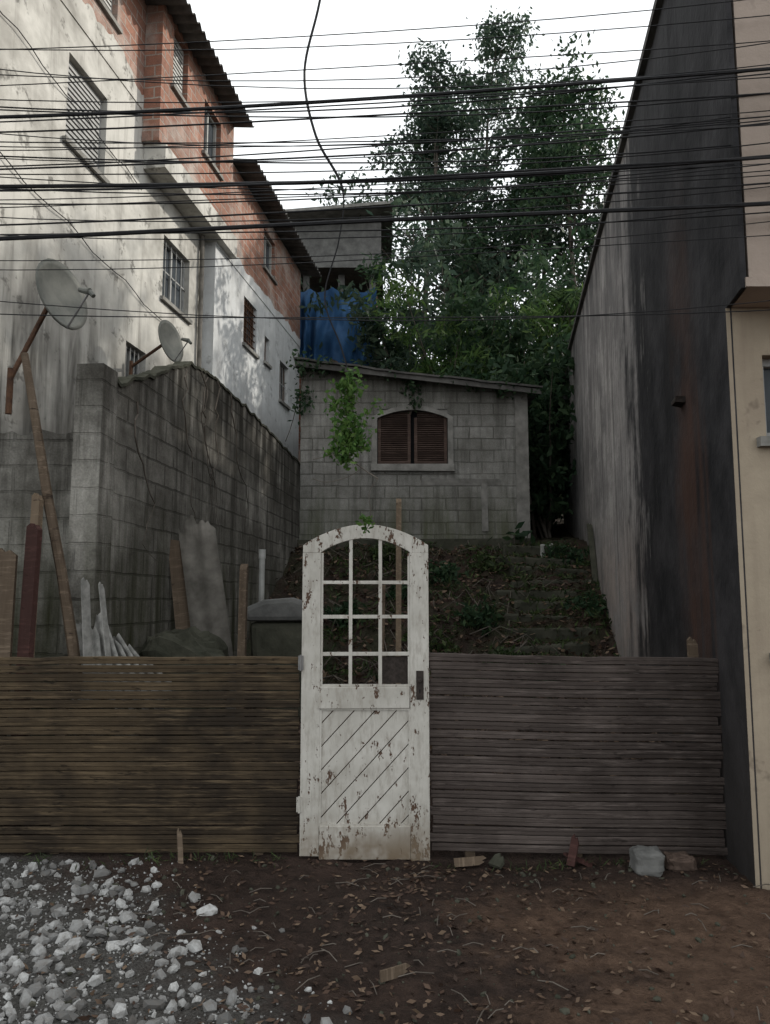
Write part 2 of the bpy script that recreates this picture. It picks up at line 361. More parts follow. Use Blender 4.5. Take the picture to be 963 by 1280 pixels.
def window(parent,x0,x1,z0,z1,kind='slide',mat=M_alum,label=None,rec=.1):
    e=empty('window',(0,0,0)); e.parent=parent
    if label: e['label']=label
    f=M(); t=.045
    f.box(x0,x0+t,rec-.02,rec+.05,z0,z1).box(x1-t,x1,rec-.02,rec+.05,z0,z1)
    f.box(x0+t,x1-t,rec-.02,rec+.05,z1-t,z1).box(x0+t,x1-t,rec-.02,rec+.05,z0,z0+t)
    xm=(x0+x1)/2; f.box(xm-.02,xm+.02,rec-.015,rec+.045,z0+t,z1-t)
    mk('frame',f,mat,e)
    p=M().box(x0+t,x1-t,rec+.02,rec+.03,z0+t,z1-t); mk('pane',p,M_glass if kind!='dark' else M_dark,e)
    if kind=='bars':
        b=M(); n=max(3,int((x1-x0)/.11))
        for i in range(1,n): 
            x=x0+(x1-x0)*i/n; b.box(x-.008,x+.008,.03,.046,z0,z1)
        for k in range(1,7):
            z=z0+(z1-z0)*k/7; b.box(x0,x1,.025,.05,z-.006,z+.006)
        mk('security_bars',b,M_rust,e)
    if kind in('slats','grid'):
        b=M(); n=int((z1-z0)/.07)
        for k in range(n):
            z=z0+t+(z1-z0-2*t)*(k+.5)/n
            b.box(x0+t,x1-t,rec-.035,rec-.01,z-.018,z+.018)
        mk('louvre',b,mat,e)
    if kind=='open':
        b=M()
        for k in (1,2,3,4):
            x=x0+(x1-x0)*k/5; b.box(x-.006,x+.006,rec-.05,rec-.04,z0,z1)
        b.box(x0,x1,rec-.038,rec-.026,(z0+z1)/2-.01,(z0+z1)/2+.01); mk('grille',b,M_alum,e)
    s=M().box(x0-.06,x1+.06,-.05,rec-.03,z0-.06,z0-.003); mk('sill',s,M_conc,e)
    return e

# ------------------------------------------------------------ left three-storey building
dirs=.988
def S_(Y,Y0): return (Y-Y0)/dirs
Y0=5.2
b1=empty('apartment_building',left_frame(-4.88,Y0),rotL,label='three storey building with stained white plaster below bare clay brick',cat='building')
LL=S_(13.0,Y0)
ops=[(S_(8.15,Y0),S_(9.0,Y0),6.78,7.84),(S_(10.68,Y0),S_(11.6,Y0),5.95,6.9),(S_(9.7,Y0),S_(10.26,Y0),4.0,4.96)]
m=M().wall(LL,1.0,8.5,.2,ops); mk('wall',m,M_white,b1)
o2=[(S_(8.55,Y0),S_(9.15,Y0),8.95,10.1),(S_(7.2,Y0),S_(7.8,Y0),8.95,10.1)]
m=M().wall(S_(10.0,Y0),8.5,10.35,.2,o2); 
mk('brick_wall',m,M_clay,b1,label='bare clay brick upper wall')
m=M(); pts=[]; n=90; Lp=S_(10.0,Y0)
for i in range(n+1):
    x=Lp*i/n; pts.append((x,8.5+.16+.34*noise.fractal(Vector((x*1.4,0,2)),1,2,6)))
m.strip(pts,[(p[0],8.3) for p in pts],-.012,.0); mk('plaster_edge',m,M_white,b1)
window(b1,*ops[0],kind='slats',label='louvred aluminium window',mat=M_alum); window(b1,*ops[1],kind='open',label='aluminium window with thin grille'); window(b1,*ops[2],kind='open')
window(b1,*o2[0],kind='slats',mat=M_pvc,label='white louvred shutter window'); window(b1,*o2[1],kind='slats',mat=M_pvc,label='white louvred shutter window')
pr=.26; xa,xb=S_(10.0,Y0),S_(12.7,Y0)
o3=[(S_(11.4,Y0),S_(12.1,Y0),8.6,9.5),(S_(10.25,Y0),S_(10.75,Y0),8.9,9.8)]
sub=empty('upper_storey',(xa,-pr,0)); sub.parent=b1
o3l=[(a-xa,b-xa,c,d) for a,b,c,d in o3]
mk('brick_wall',M().wall(xb-xa,7.85,9.9,.2,o3l),M_clay,sub)
mk('slab',M().box(-.02,xb-xa+.12,-.06,pr-.003,7.5,7.847),M_white,sub)
mk('side_wall',M().box(-.1,-.003,.002,pr-.003,7.85,9.9),M_clay,sub)
window(sub,*o3l[0],kind='slide',mat=M_pvc); window(sub,*o3l[1],kind='slats',mat=M_pvc)
mk('roof',M().corr(S_(8.6,Y0),S_(12.75,Y0),-.62,3,9.92,.12,pitch=.177,amp=.035),M_roof,b1,smooth=False)
mk('end_wall',M().box(LL-.2,LL-.003,.203,4,1,9.6),M_white,b1)
mk('front_wall',M().box(0,.2,.203,4,1,10.3),M_white,b1)
mk('backing',M().box(.21,LL-.21,1.2,1.25,1,9.4),M_dark,b1)
mk('drain_pipe',M().tube([(S_(11.95,Y0),-.05,7.5),(S_(11.95,Y0),-.05,3.2)],.035,8),M_asb,b1)
for k,(a,b,za,zb) in enumerate(((5.6,10.9,6.1,5.6),(5.4,9.9,7.5,7.2))):
    P=[(S_(a+(b-a)*i/20,Y0),-.015-.02*abs(math.sin(i*1.3)),za+(zb-za)*i/20-.07*abs(math.sin(i*.63+k))) for i in range(21)]
    mk('wall_cable',M().tube(P,.006,5),M_cable,b1)
Y1=12.15
b2=empty('brick_house',left_frame(-4.69,Y1),rotL,label='long house, pale plaster lower wall and bare clay brick top storey',cat='building')
L2=S_(17.4,Y1)
q=[(S_(13.57,Y1),S_(14.3,Y1),6.25,7.15),(S_(14.8,Y1),S_(15.12,Y1),6.3,6.83),(S_(15.85,Y1),S_(16.5,Y1),5.8,6.66)]
mk('wall',M().wall(L2,1.5,7.6,.2,q),M_white2,b2)
q2=[(S_(14.64,Y1),S_(15.4,Y1),8.2,9.0)]
mk('brick_wall',M().wall(L2,7.603,9.3,.2,q2),M_clay,b2)
pts=[(L2*i/60,7.6+.05+.12*noise.fractal(Vector((i*.2,7,2)),1,2,6)) for i in range(61)]
mk('plaster_edge',M().strip(pts,[(p[0],7.45) for p in pts],-.012,0),M_white2,b2)
window(b2,*q[0],kind='bars',mat=M_rust); window(b2,*q[1],kind='dark',mat=M_rust); window(b2,*q[2],kind='open',mat=M_rust); window(b2,*q2[0],kind='slide',mat=M_pvc)
mk('roof',M().corr(S_(12.8,Y1),L2+.35,-.42,3,9.38,.12,pitch=.177,amp=.035),M_roof,b2)
mk('end_wall',M().box(L2-.2,L2-.003,.203,4,1.5,9.2),M_clay,b2)
mk('front_wall',M().box(.0,.2,.203,.6,1.5,9.2),M_white2,b2)
mk('backing',M().box(.21,L2-.21,1.2,1.25,1.5,9.2),M_dark,b2)

# ------------------------------------------------------------ retaining wall
rA=math.pi/2-math.atan2(.10,1)
Yr=5.62
def rp(Y): return (Y-Yr)/.995
prof=[(0,3.2),(rp(5.95),3.30),(rp(6.5),3.52),(rp(7.0),3.75),(rp(7.45),3.92),(rp(8.1),3.96),(rp(9.2),3.95),(rp(10.2),3.92),(rp(11.4),3.86),(rp(12.9),3.8)]
pts=[]
for a,b in zip(prof,prof[1:]):
    for i in range(12):
        t=i/12; x=a[0]+(b[0]-a[0])*t; pts.append((x,a[1]+(b[1]-a[1])*t+.05*noise.fractal(Vector((x*5,1,0)),1,2,4)))
pts.append(prof[-1])
rwx=-2.66+.10*Yr
rw=empty('retaining_wall',(rwx,Yr,0),rA,label='tall mildewed concrete block retaining wall with sloping broken top',cat='wall')
mk('wall_face',M().strip(pts,[(p[0],-.1) for p in pts],0,.14),M_block_ret,rw)
mk('coping',M().strip([(p[0],p[1]+.03) for p in pts],[(p[0],p[1]+.002) for p in pts],-.015,.155),M_concd,rw)
mk('pillar',M().box(-.12,.14,-.03,.17,-.1,3.33,j=.012),M_block_ret,rw,label='grey concrete corner pillar')
fw=empty('block_wall',(-4.6,5.72,0),0,label='lower concrete block wall with ragged mossy top',cat='wall')
pts=[(2.36*i/40,2.9+.08*noise.fractal(Vector((i*.4,5,0)),1,2,4)-.04*i/40) for i in range(41)]
mk('wall_face',M().strip(pts,[(p[0],-.1) for p in pts],0,.19),M_block_ret,fw)
dc=empty('dry_creeper',(rwx,Yr,0),rA,label='leafless dry creeper stems hanging on the block wall',cat='plant')
for k,(x,z) in enumerate(((1.6,3.8),(2.0,3.9),(2.5,3.95),(3.0,3.95),(.5,3.2),(2.2,3.9))):
    T=M(); p=[(x,-.03,z)]
    for i in range(16): p.append((p[-1][0]+random.uniform(-.09,.14),-.03-random.random()*.03,p[-1][2]-random.uniform(.05,.16)))
    T.tube(p,[.009-.0005*i for i in range(17)],4); mk('stem',T,M_bark,dc)

# ------------------------------------------------------------ right building
rb=empty('rendered_building',(1.36+.155*17,17,0),math.pi/2+A+math.pi,label='two storey building with soot stained side wall and beige front',cat='building')
LR=(17-4.455)/.988
pts=[(LR*i/60,6.38+.012*noise.noise(Vector((i*.7,0,0)))) for i in range(61)]
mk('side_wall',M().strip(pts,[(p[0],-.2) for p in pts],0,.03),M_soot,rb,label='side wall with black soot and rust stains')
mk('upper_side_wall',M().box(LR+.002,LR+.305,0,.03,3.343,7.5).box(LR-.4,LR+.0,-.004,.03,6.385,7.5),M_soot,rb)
mk('coping',M().box(-.05,LR-.41,-.05,.25,6.4,6.47),M_roof,rb)
mk('end_wall',M().box(-.2,-.003,0,4,0,6.3),M_conc,rb)
mk('top_slab',M().box(.1,LR-.5,.04,4,6.2,6.3),M_conc,rb)
mk('wall_bracket',M().box(LR-1.25,LR-1.1,-.08,-.001,3.05,3.09,j=.01),M_iron,rb)
fb=empty('facade',(2.085,4.45,0),0); fb.parent=rb
bpy.context.view_layer.update(); fb.matrix_parent_inverse=rb.matrix_world.inverted()
wops=[(.165,1.3,2.55,3.05),(.17,.9,1.3,2.27)]
mk('front_wall',M().wall(4,-.2,3.34,.2,wops).shear(.155),M_beige,fb)
mk('corner_return',M().box(-.036,-.0005,-.001,.0035,-.2,3.34),M_beige,fb)
window(fb,*wops[0],kind='slide',mat=M_alum)
window(fb,*wops[1],kind='slide',mat=M_pvc,label='white framed opening')
mk('upper_wall',M().box(.012,4,-.3,.2,3.40,7.5).shear(.155),M_pink,fb)
mk('slab',M().box(-.012,4,-.32,-.004,3.343,3.397).shear(.155),M_pink,fb)
mk('backing',M().box(.25,4,.5,.55,0,3.3),M_dark,fb)
loop=[(2.28,4.4,2.0),(2.2,4.33,1.9),(2.165,4.32,1.75),(2.18,4.32,1.6),(2.24,4.35,1.5),(2.33,4.4,1.45)]
def smoothpts(P,n=8):
    P=[Vector(p) for p in P]; out=[]
    for i in range(len(P)-1):
        p0=P[max(0,i-1)];p1=P[i];p2=P[i+1];p3=P[min(len(P)-1,i+2)]
        for k in range(n):
            t=k/n; out.append(.5*((2*p1)+(p2-p0)*t+(2*p0-5*p1+4*p2-p3)*t*t+(3*p1-p0-3*p2+p3)*t**3))
    out.append(P[-1]); return out
mk('hanging_wire',M().tube(smoothpts(loop),.004,6),M_cable,label='thin black wire looping off the beige front wall',cat='wire')

# ------------------------------------------------------------ small block house
hx0,hx1,hz=-1.40,2.36,2.45
hs=empty('block_house',(hx0,12.5,hz),0,label='small unplastered grey block house with a lean-to roof',cat='house')
Wd=hx1-hx0; wo=(1.27,2.44,1.37,2.30)
zl,zr=3.05,2.62
mk('wall',M().wall(Wd,-.4,2.5,.15,[wo]),M_block_house,hs)
mk('gable',M().prism([(0,2.502),(Wd,2.502),(Wd,zr),(0,zl)],0,.15),M_block_house,hs)
mk('side_wall',M().box(0,.15,.153,4,-.4,2.9),M_block_house,hs); mk('side_wall',M().box(Wd-.15,Wd,.153,4,-.4,2.55),M_block_house,hs)
mk('corner_column',M().box(Wd-.2,Wd+.012,-.018,.14,-.4,2.6,j=.004),M_conc,hs)
mk('plinth',M().box(-.04,Wd+.05,-.09,-.003,-.5,.12,j=.02),M_concd,hs)
mk('render_patch',M().box(2.98,3.08,-.012,-.002,.25,1.2,j=.01),M_conc,hs)
mk('render_band',M().box(2.0,3.3,-.010,-.001,1.02,1.12,j=.015),M_conc,hs)
rz=M(); n=40
for k in range(n+1):
    y=-.28+4.4*k/n; wv=.02*math.sin(k*1.6)
    for i in range(25): 
        t=i/24; rz.v.append((-.1+(Wd+.32)*t,y,zl+.06+(zr-zl-.06)*t+wv-.03*math.sin(math.pi*t)+.022*noise.noise(Vector((t*14,y,0)))))
for k in range(n):
    for i in range(24): a=25*k+i; rz.f.append((a,a+1,a+26,a+25))
ro=mk('roof',rz,M_roof,hs); sm=ro.modifiers.new('th','SOLIDIFY'); sm.thickness=.03
mk('fascia',M().prism([(-.08,zl-.09),(Wd+.2,zr-.13),(Wd+.2,zr-.05),(-.08,zl+.0)],-.24,-.2),M_roof,hs)
wi=empty('window',(0,0,0)); wi.parent=hs; wi['label']='arched window with closed brown louvred shutters'
x0,x1,z0,z1=wo; xc=(x0+x1)/2
def arc(xa,xb,zs,rise,n=16): return [(xa+(xb-xa)*i/n, zs+rise*math.sin(math.pi*i/n)**.85) for i in range(n+1)]
sp=arc(x0,x1,z1-.16,.14)
mk('spandrel',M().strip([(p[0],z1) for p in sp],sp,.02,.1),M_conc,wi)
so_=[(x0-.09,z0)]+arc(x0-.09,x1+.09,z1-.14,.20)+[(x1+.09,z0)]; si=[(x0,z0)]+arc(x0,x1,z1-.16,.14)+[(x1,z0)]
mk('surround',M().strip(so_,si,-.022,.0-.002),M_conc,wi)
mk('sill',M().box(x0-.1,x1+.1,-.06,-.003,z0-.12,z0-.002,j=.006),M_conc,wi)
mk('backing',M().box(x0,x1,.13,.14,z0,z1),M_dark,wi)
for a,b in ((x0+.01,xc-.03),(xc+.03,x1-.01)):
    sh=M(); sh.box(a,a+.05,.03,.07,z0,z1-.14).box(b-.05,b,.03,.07,z0,z1-.03 if b<xc else z1-.14).box(a+.05,b-.05,.03,.07,z0,z0+.06)
    z=z0+.075
    while z<z1-.06:
        R=Matrix.Rotation(math.radians(-35),3,'X'); sh.box(a+.05,b-.05,.03,.062,z-.004,z+.008,R,(xc,.045,z)); z+=.036
    mk('shutter',sh,M_shut,wi)

# ------------------------------------------------------------ steps
def stepz(y): return .78+.172*int(max(0,(y-9.3)/.29))
m=M(); N=10
for i in range(N):
    y=9.3+i*.29; z=.78+i*.172; xl=1.42+.16*(y-9.3)+random.uniform(-.12,.12)
    m.box(xl,xl+1.15,y,y+.36,z-.45,z+.09,j=.05)
mk('stairway',m,M_concd,label='worn mossy concrete steps climbing beside the wall',cat='steps',bevel=.03)

# ------------------------------------------------------------ fence panels
def fence(name,x0,x1,y,z0a,z1a,mat,label,n,tilt=0,edge=.01):
    m=M(); h=(z1a-z0a)/n
    for i in range(n):
        z=z0a+i*h; segs=20; off=random.uniform(-.003,.003); e0=x0+random.uniform(-edge,edge); e1=x1+random.uniform(-edge,edge); dr=random.uniform(-.003,.003); gap=random.choice([0,0,0,0,.002,.005])
        b=len(m.v)
        for k in range(segs+1):
            x=e0+(e1-e0)*k/segs; dz=tilt*(x-x0)+.006*noise.noise(Vector((x*1.1,z*.3,x0)))+.0012*noise.noise(Vector((x*6,z*9,x0)))+dr*(k/segs-.5); dy=off+.012*noise.noise(Vector((x*.9,z*1.2,4)))
            if i==n-1: dz+=-.018*max(0,noise.noise(Vector((x*4.1,0,x0))))
            for yy,zz in ((.002,0),(-.005,.06*h),(-.006,.42*h),(-.001,.46*h),(-.006,.50*h),(-.006,.86*h-gap),(.0,.93*h-gap),(.014,.93*h-gap),(.014,0)):
                m.v.append((x,y+yy+dy,z+zz+dz))
        for k in range(segs):
            for a in range(9):
                a2=(a+1)%9; m.f.append((b+k*9+a,b+(k+1)*9+a,b+(k+1)*9+a2,b+k*9+a2))
        m.f.append(tuple(b+a for a in range(9))); m.f.append(tuple(b+segs*9+a for a in reversed(range(9))))
    e=empty(name,(0,0,0),label=label,cat='fence')
    mk('slats',m,mat,e)
    nx=3
    for k in range(nx):
        x=x0+.25+(x1-x0-.5)*k/(nx-1); mk('batten',M().box(x-.03,x+.03,y+.026,y+.08,z0a-.1,z1a-.06),M_post,e)
    return e
fence('fence_panel',-3.6,-.545,5.0,.03,1.243,M_slatL,'brown panel of narrow horizontal wooden boards, dark with rot',22)
fence('fence_panel',.285,2.13,5.0,.045,1.262,M_slatR,'grey weathered panel of narrow horizontal wooden boards',23,tilt=-.018,edge=.018)

# ------------------------------------------------------------ door
d=empty('door',(-.53,4.965,0),0,rot=(0,0,math.radians(.3)),label='old arched white door with flaking paint and missing glass',cat='door')
X0,X1=.118,.69; Wt=.81
m=M().box(0,X0,0,.04,.02,1.9,j=.002); mk('stile',m,M_door,d,bevel=.003)
m=M().box(X1,Wt,0,.04,-.01,1.9,j=.002); mk('stile',m,M_door,d,bevel=.003)
fr=M().strip([(0,1.9)]+arc(0,Wt,1.95,.135)+[(Wt,1.9)],[(X0,1.9)]+arc(X0,X1,1.905,.09)+[(X1,1.9)],0,.04)
mk('arched_top_rail',fr,M_door,d,bevel=.003)
mk('bottom_rail',M().box(X0+.002,X1-.002,-.006,.036,.0,.2,j=.002),M_door,d,bevel=.004); mk('middle_rail',M().box(X0-.012,X1-.004,-.008,.036,.915,1.05,j=.002),M_door,d,bevel=.004)
m=M()
for k in (1,2):
    x=X0+(X1-X0)*k/3; m.box(x-.011,x+.011,.006,.03,1.05,1.905+.09*math.sin(math.pi*k/3)**.85+.01,j=.001)
for z in (1.255,1.49,1.71): m.box(X0,X1,.0095,.0265,z-.011,z+.011,j=.0015)
m.box(X0-.0,X0+.014,.008,.03,1.05,1.9).box(X1-.014,X1,.008,.03,1.05,1.9).box(X0+.014,X1-.014,.0085,.029,1.05,1.064)
mk('glazing_bars',m,M_door,d)
mk('board_patch',M().prism([(X0+.39,1.07),(X1-.015,1.07),(X1-.015,1.24),(X0+.39,1.235)],.03,.033),M_iron,d,label='dark board patch behind one light')
def clip(poly,nx,nz,c):
    out=[]
    for i in range(len(poly)):
        a=poly[i]; b=poly[(i+1)%len(poly)]; da=a[0]*nx+a[1]*nz-c; db=b[0]*nx+b[1]*nz-c
        if da<=0: out.append(a)
        if da*db<0: t=da/(da-db); out.append((a[0]+(b[0]-a[0])*t,a[1]+(b[1]-a[1])*t))
    return out
m=M(); nx,nz=-math.sin(math.radians(47)),math.cos(math.radians(47)); pw=.098; c=-1
while c<1.2:
    poly=[(X0,.2),(X1,.2),(X1,.915),(X0,.915)]
    poly=clip(poly,nx,nz,c+pw-.006); poly=clip(poly,-nx,-nz,-c) if poly else []
    if len(poly)>=3:
        o=random.uniform(-.002,.002); m.prism(poly,.010+o,.026)
    c+=pw
mk('diagonal_boards',m,M_door,d,bevel=.0015); mk('panel_backing',M().box(X0,X1,.0265,.034,.2,.915),M_rust,d)
mk('panel_moulding',M().box(X0,X0+.012,.002,.012,.2,.915).box(X1-.012,X1,.002,.012,.2,.915).box(X0+.012,X1-.012,.002,.012,.2,.212).box(X0+.012,X1-.012,.002,.012,.903,.915),M_door,d)
lk=empty('lock',(0,0,0)); lk.parent=d
mk('lock_plate',M().box(.728,.775,-.007,-.001,.97,1.15),M_iron,lk,bevel=.002)
mk('keyhole',M().box(.747,.754,-.009,-.006,1.01,1.035),M_dark,lk); mk('knob',M().tube([(.751,-.006,1.09),(.751,-.02,1.09),(.751,-.032,1.09),(.751,-.038,1.09)],[.008,.008,.015,.008],10),M_iron,lk)
for z in (.33,1.2): mk('hinge',M().box(-.022,.012,-.006,-.001,z-.045,z+.045).tube([(-.005,-.008,z-.05),(-.005,-.008,z+.05)],.007,8),M_door if z<1 else M_metal,d)

# ------------------------------------------------------------ yard junk
def plank(name,p0,p1,w,t,mat,label,cat,rz=0,group=None):
    p0,p1=Vector(p0),Vector(p1); d_=p1-p0; L=d_.length
    top=[(-w/2,0),(w/2,0),(w*.48,L*.5),(w/2,L-.02),(w*.2,L),(0,L-.03),(-w*.2,L-.015),(-w/2,L-.05),(-w*.52,L*.4)]
    m=M().prism(top,-t/2,t/2)
    o=mk(name,m,mat,None,loc=p0,label=label,cat=cat,group=group)
    o.rotation_euler=(d_.to_track_quat('Z','Y').to_matrix()@Matrix.Rotation(rz,3,'Z')).to_euler(); return o
mk('pole',M().tube([(-1.88,5.3,0.0),(-2.02,5.31,.6),(-2.14,5.33,1.3),(-2.25,5.35,1.8),(-2.38,5.38,2.3),(-2.52,5.42,2.9),(-2.66,5.5,3.4)],[.040,.038,.039,.035,.035,.031,.027],8),M_post,label='long rough timber pole leaning against the block wall',cat='pole')
plank('board',(-2.43,5.2,0),(-2.40,5.24,2.12),.15,.035,M_red,'dark red painted board standing behind the fence','board')
plank('board',(-2.44,5.3,0),(-2.43,5.33,2.34),.07,.04,M_pale,'narrow pale timber upright with split top','board')
plank('board',(-2.60,5.22,0),(-2.6,5.26,1.95),.16,.03,M_post,'brown weathered board standing behind the fence','board')
plank('timber_post',(-1.2,6.5,0.1),(-1.19,6.5,1.9),.085,.06,M_post,'short brown timber post with chipped top','post')
plank('timber_post',(.12,7.2,.2),(.13,7.2,2.55),.085,.05,M_pale,'tall old timber post standing on the slope','post')
plank('timber_stake',(1.99,5.03,.9),(1.99,5.04,1.36),.06,.03,M_post,'short stake poking above the grey fence','post')
plank('timber_post',(-.05,7.9,.3),(-.02,7.9,1.75),.05,.05,M_post,'thin dark stick standing in the slope','post')
m=M().corr(-.17,.17,0,2.0,0,0,pitch=.17,amp=.012,ny=10,ragged=.16)
o=mk('roofing_sheet',m,M_asb,label='grey corrugated fibre cement sheet leaning on the wall',cat='roof sheet',smooth=True)
o.location=(-1.36,6.75,.35)
o.rotation_euler=(Matrix.Rotation(math.radians(-11),3,'Y')@Matrix.Rotation(math.radians(82),3,'X')).to_euler()
m=M().prism([(-.13,0),(.13,0),(.12,1.55),(.02,1.8),(-.13,1.84)],0,.03); o=mk('board',m,M_post,label='flat brown board propped on the block wall',cat='board'); o.location=(-1.6,6.9,.35); o.rotation_euler=(math.radians(-6),math.radians(-7),math.radians(15))
for i in range(7):
    m=M().corr(-.11,.11,0,.46+.10*((i*2)%3),0,0,pitch=.073,amp=.008,th=.007,ny=4,ragged=.2)
    o=mk('broken_roof_tile' ,m,M_asbl,label='broken pale corrugated roof tile piece in a leaning stack',cat='roof tile',group='stack of broken roof tiles')
    o.location=(-2.0+.08*i,5.28+.035*i,.93-.005*i); o.rotation_euler=(Matrix.Rotation(math.radians(-14-8*i),3,'Y')@Matrix.Rotation(math.radians(72-i*4),3,'X')).to_euler()
plank('shard',(-1.98,5.25,.9),(-2.06,5.29,1.75),.07,.01,M_asbl,'thin pale shard standing in broken tiles','shard')
plank('shard',(-1.82,5.25,.9),(-1.95,5.29,1.72),.05,.01,M_asbl,'thin pale pointed shard standing in broken tiles','shard')
def lump(name,c,s,mat,label,cat,sq=.5,ns=.12,seed=0):
    m=M(); n1,n2=36,22
    for i in range(n2+1):
        th=math.pi*i/n2
        for k in range(n1):
            ph=2*math.pi*k/n1; v=Vector((math.sin(th)*math.cos(ph),math.sin(th)*math.sin(ph),math.cos(th)))
            v=Vector([math.copysign(abs(a)**sq,a) for a in v]); v*=1+ns*noise.fractal(v*1.9+Vector((seed,0,0)),1,2,5)
            m.v.append((v.x*s[0],v.y*s[1],v.z*s[2]))
    for i in range(n2):
        for k in range(n1): m.f.append((i*n1+k,(i+1)*n1+k,(i+1)*n1+(k+1)%n1,i*n1+(k+1)%n1))
    return mk(name,m,mat,None,loc=c,smooth=False,label=label,cat=cat)
lump('rubble_mound',(-1.74,6.6,.85),(.40,.3,.47),M_concd,'dark mound of old cement and rubble','rubble',.7,.22,3)
wt=empty('water_tank',(-1.02,7.6,.45),.1,label='old dirty cement water tank with a thick lid',cat='water tank')
mk('tank_body',M().prism([(-.22,0),(.22,0),(.29,.94),(-.29,.94)],-.25,.25),M_concd,wt,bevel=.06); mk('tank_lid',M().prism([(-.33,.945),(.33,.945),(.34,1.10),(.12,1.17),(-.15,1.15),(-.34,1.07)],-.30,.29),M_concp,wt,bevel=.045)
mk('plastic_pipe',M().tube([(-1.36,8.5,.5),(-1.36,8.5,2.05)],.032,10).tube([(-1.36,8.5,2.05),(-1.36,8.5,2.15)],.04,10),M_pvc,label='short white plastic pipe rising from the ground',cat='pipe',smooth=False)
for i,(x,y) in enumerate(((2.44,11.95),(2.58,12.0))):
    mk('plastic_pipe',M().tube([(x,y,2.2),(x,y-.08,2.44+.02*i)],.035,10),M_pvc,label='white plastic drain pipe stub at the house base',cat='pipe')
plank('board',(3.0,10.9,1.5),(3.1,11.6,2.75),.08,.03,M_concd,'thin dark plank leaning on the stained wall','board')

# ------------------------------------------------------------ satellite dishes
def dish(c,nrm,R,mount,label):
    nrm=Vector(nrm).normalized(); e=empty('satellite_dish',c,label=label,cat='satellite dish',group='satellite dishes')
    q=nrm.to_track_quat('Z','Y'); m=M(); n=28; r_=7
    for side in (0,-.012):
        for i in range(r_+1):
            r=R*i/r_
            for k in range(n):
                t=2*math.pi*k/n; m.v.append(tuple(q@Vector((r*math.cos(t)*.92,r*math.sin(t),.16*(r/R)**2*R*1.4+side))))
    o=(r_+1)*n
    for i in range(r_):
        for k in range(n):
            k2=(k+1)%n; m.f.append((i*n+k,(i+1)*n+k,(i+1)*n+k2,i*n+k2)); m.f.append((o+i*n+k,o+i*n+k2,o+(i+1)*n+k2,o+(i+1)*n+k))
    for k in range(n): m.f.append((r_*n+k,o+r_*n+k,o+r_*n+(k+1)%n,r_*n+(k+1)%n))
    mk('reflector',m,M_dish,e,smooth=True)
    foc=q@Vector((0,-.25*R,R*1.1)); low=q@Vector((0,-R,.2*R))
    mk('feed_arm',M().tube([low,foc],.008,6),M_metal,e)
    mk('receiver',M().tube([foc,foc-(q@Vector((0,-.05,.09)))],[.028,.02],10).tube([foc,foc+(q@Vector((0,-.05,.03)))],[.02,.018],8),M_dish,e)
    mt=Vector(mount)-Vector(c); bk=q@Vector((0,0,-.05))
    mk('mounting_arm',M().tube([q@Vector((0,0,-.01)),bk,mt],.02,8).tube([mt-Vector((0,0,.28)),mt+Vector((0,0,.08))],.024,8),M_rust,e)
dish((-2.60,5.85,3.98),(.95,-.36,.22),.29,(-2.9,5.79,3.3),'round grey satellite dish on an arm above the block wall')
dish((-2.78,9.5,4.86),(.97,-.34,.2),.28,(-3.3,9.7,4.6),'smaller grey satellite dish fixed to the white wall')

# ------------------------------------------------------------ unfinished house + tarp
uh=empty('unfinished_house',(-3.4,19,4),0,label='unfinished concrete upper house on pillars',cat='house')
mk('upper_wall',M().prism([(0,6.2),(3.3,6.2),(3.3,7.55),(0,7.25)],0,.2),M_concp,uh)
mk('floor_slab',M().box(-.1,3.35,-.5,3,5.9,6.19),M_concp,uh)
mk('roof',M().prism([(-.3,7.26),(3.6,7.6),(3.6,7.68),(-.3,7.34)],-.5,3),M_conc,uh)
for x in (1.3,2.2,3.0): mk('column',M().box(x,x+.16,-.1,.06,0,5.89),M_concp,uh)
mk('lower_wall',M().box(0,3.2,.6,.8,0,5.6),M_clay,uh)
m=M(); nx_,nz_=110,24
for i in range(nx_+1):
    for k in range(nz_+1):
        x=-2.35+2.15*i/nx_; t=k/nz_; z=9.15-.10*abs(math.sin(math.pi*i/nx_*4))-(1.9*t)+.14*t*noise.noise(Vector((x*2,0,5)))
        y=18.0+.10*math.sin(x*15+t*2.5+2.5*math.sin(x*3))*(.3+t)+.2*noise.noise(Vector((x*2,t*3,0)))+.05*noise.noise(Vector((x*9,t*5,3))); m.v.append((x+.07*t*math.sin(x*5),y,z))
for i in range(nx_):
    for k in range(nz_): a=i*(nz_+1)+k; m.f.append((a,a+1,a+nz_+2,a+nz_+1))
mk('tarpaulin',m,M_tarp,smooth=True,label='blue plastic tarpaulin hung in folds under the concrete house',cat='tarpaulin')

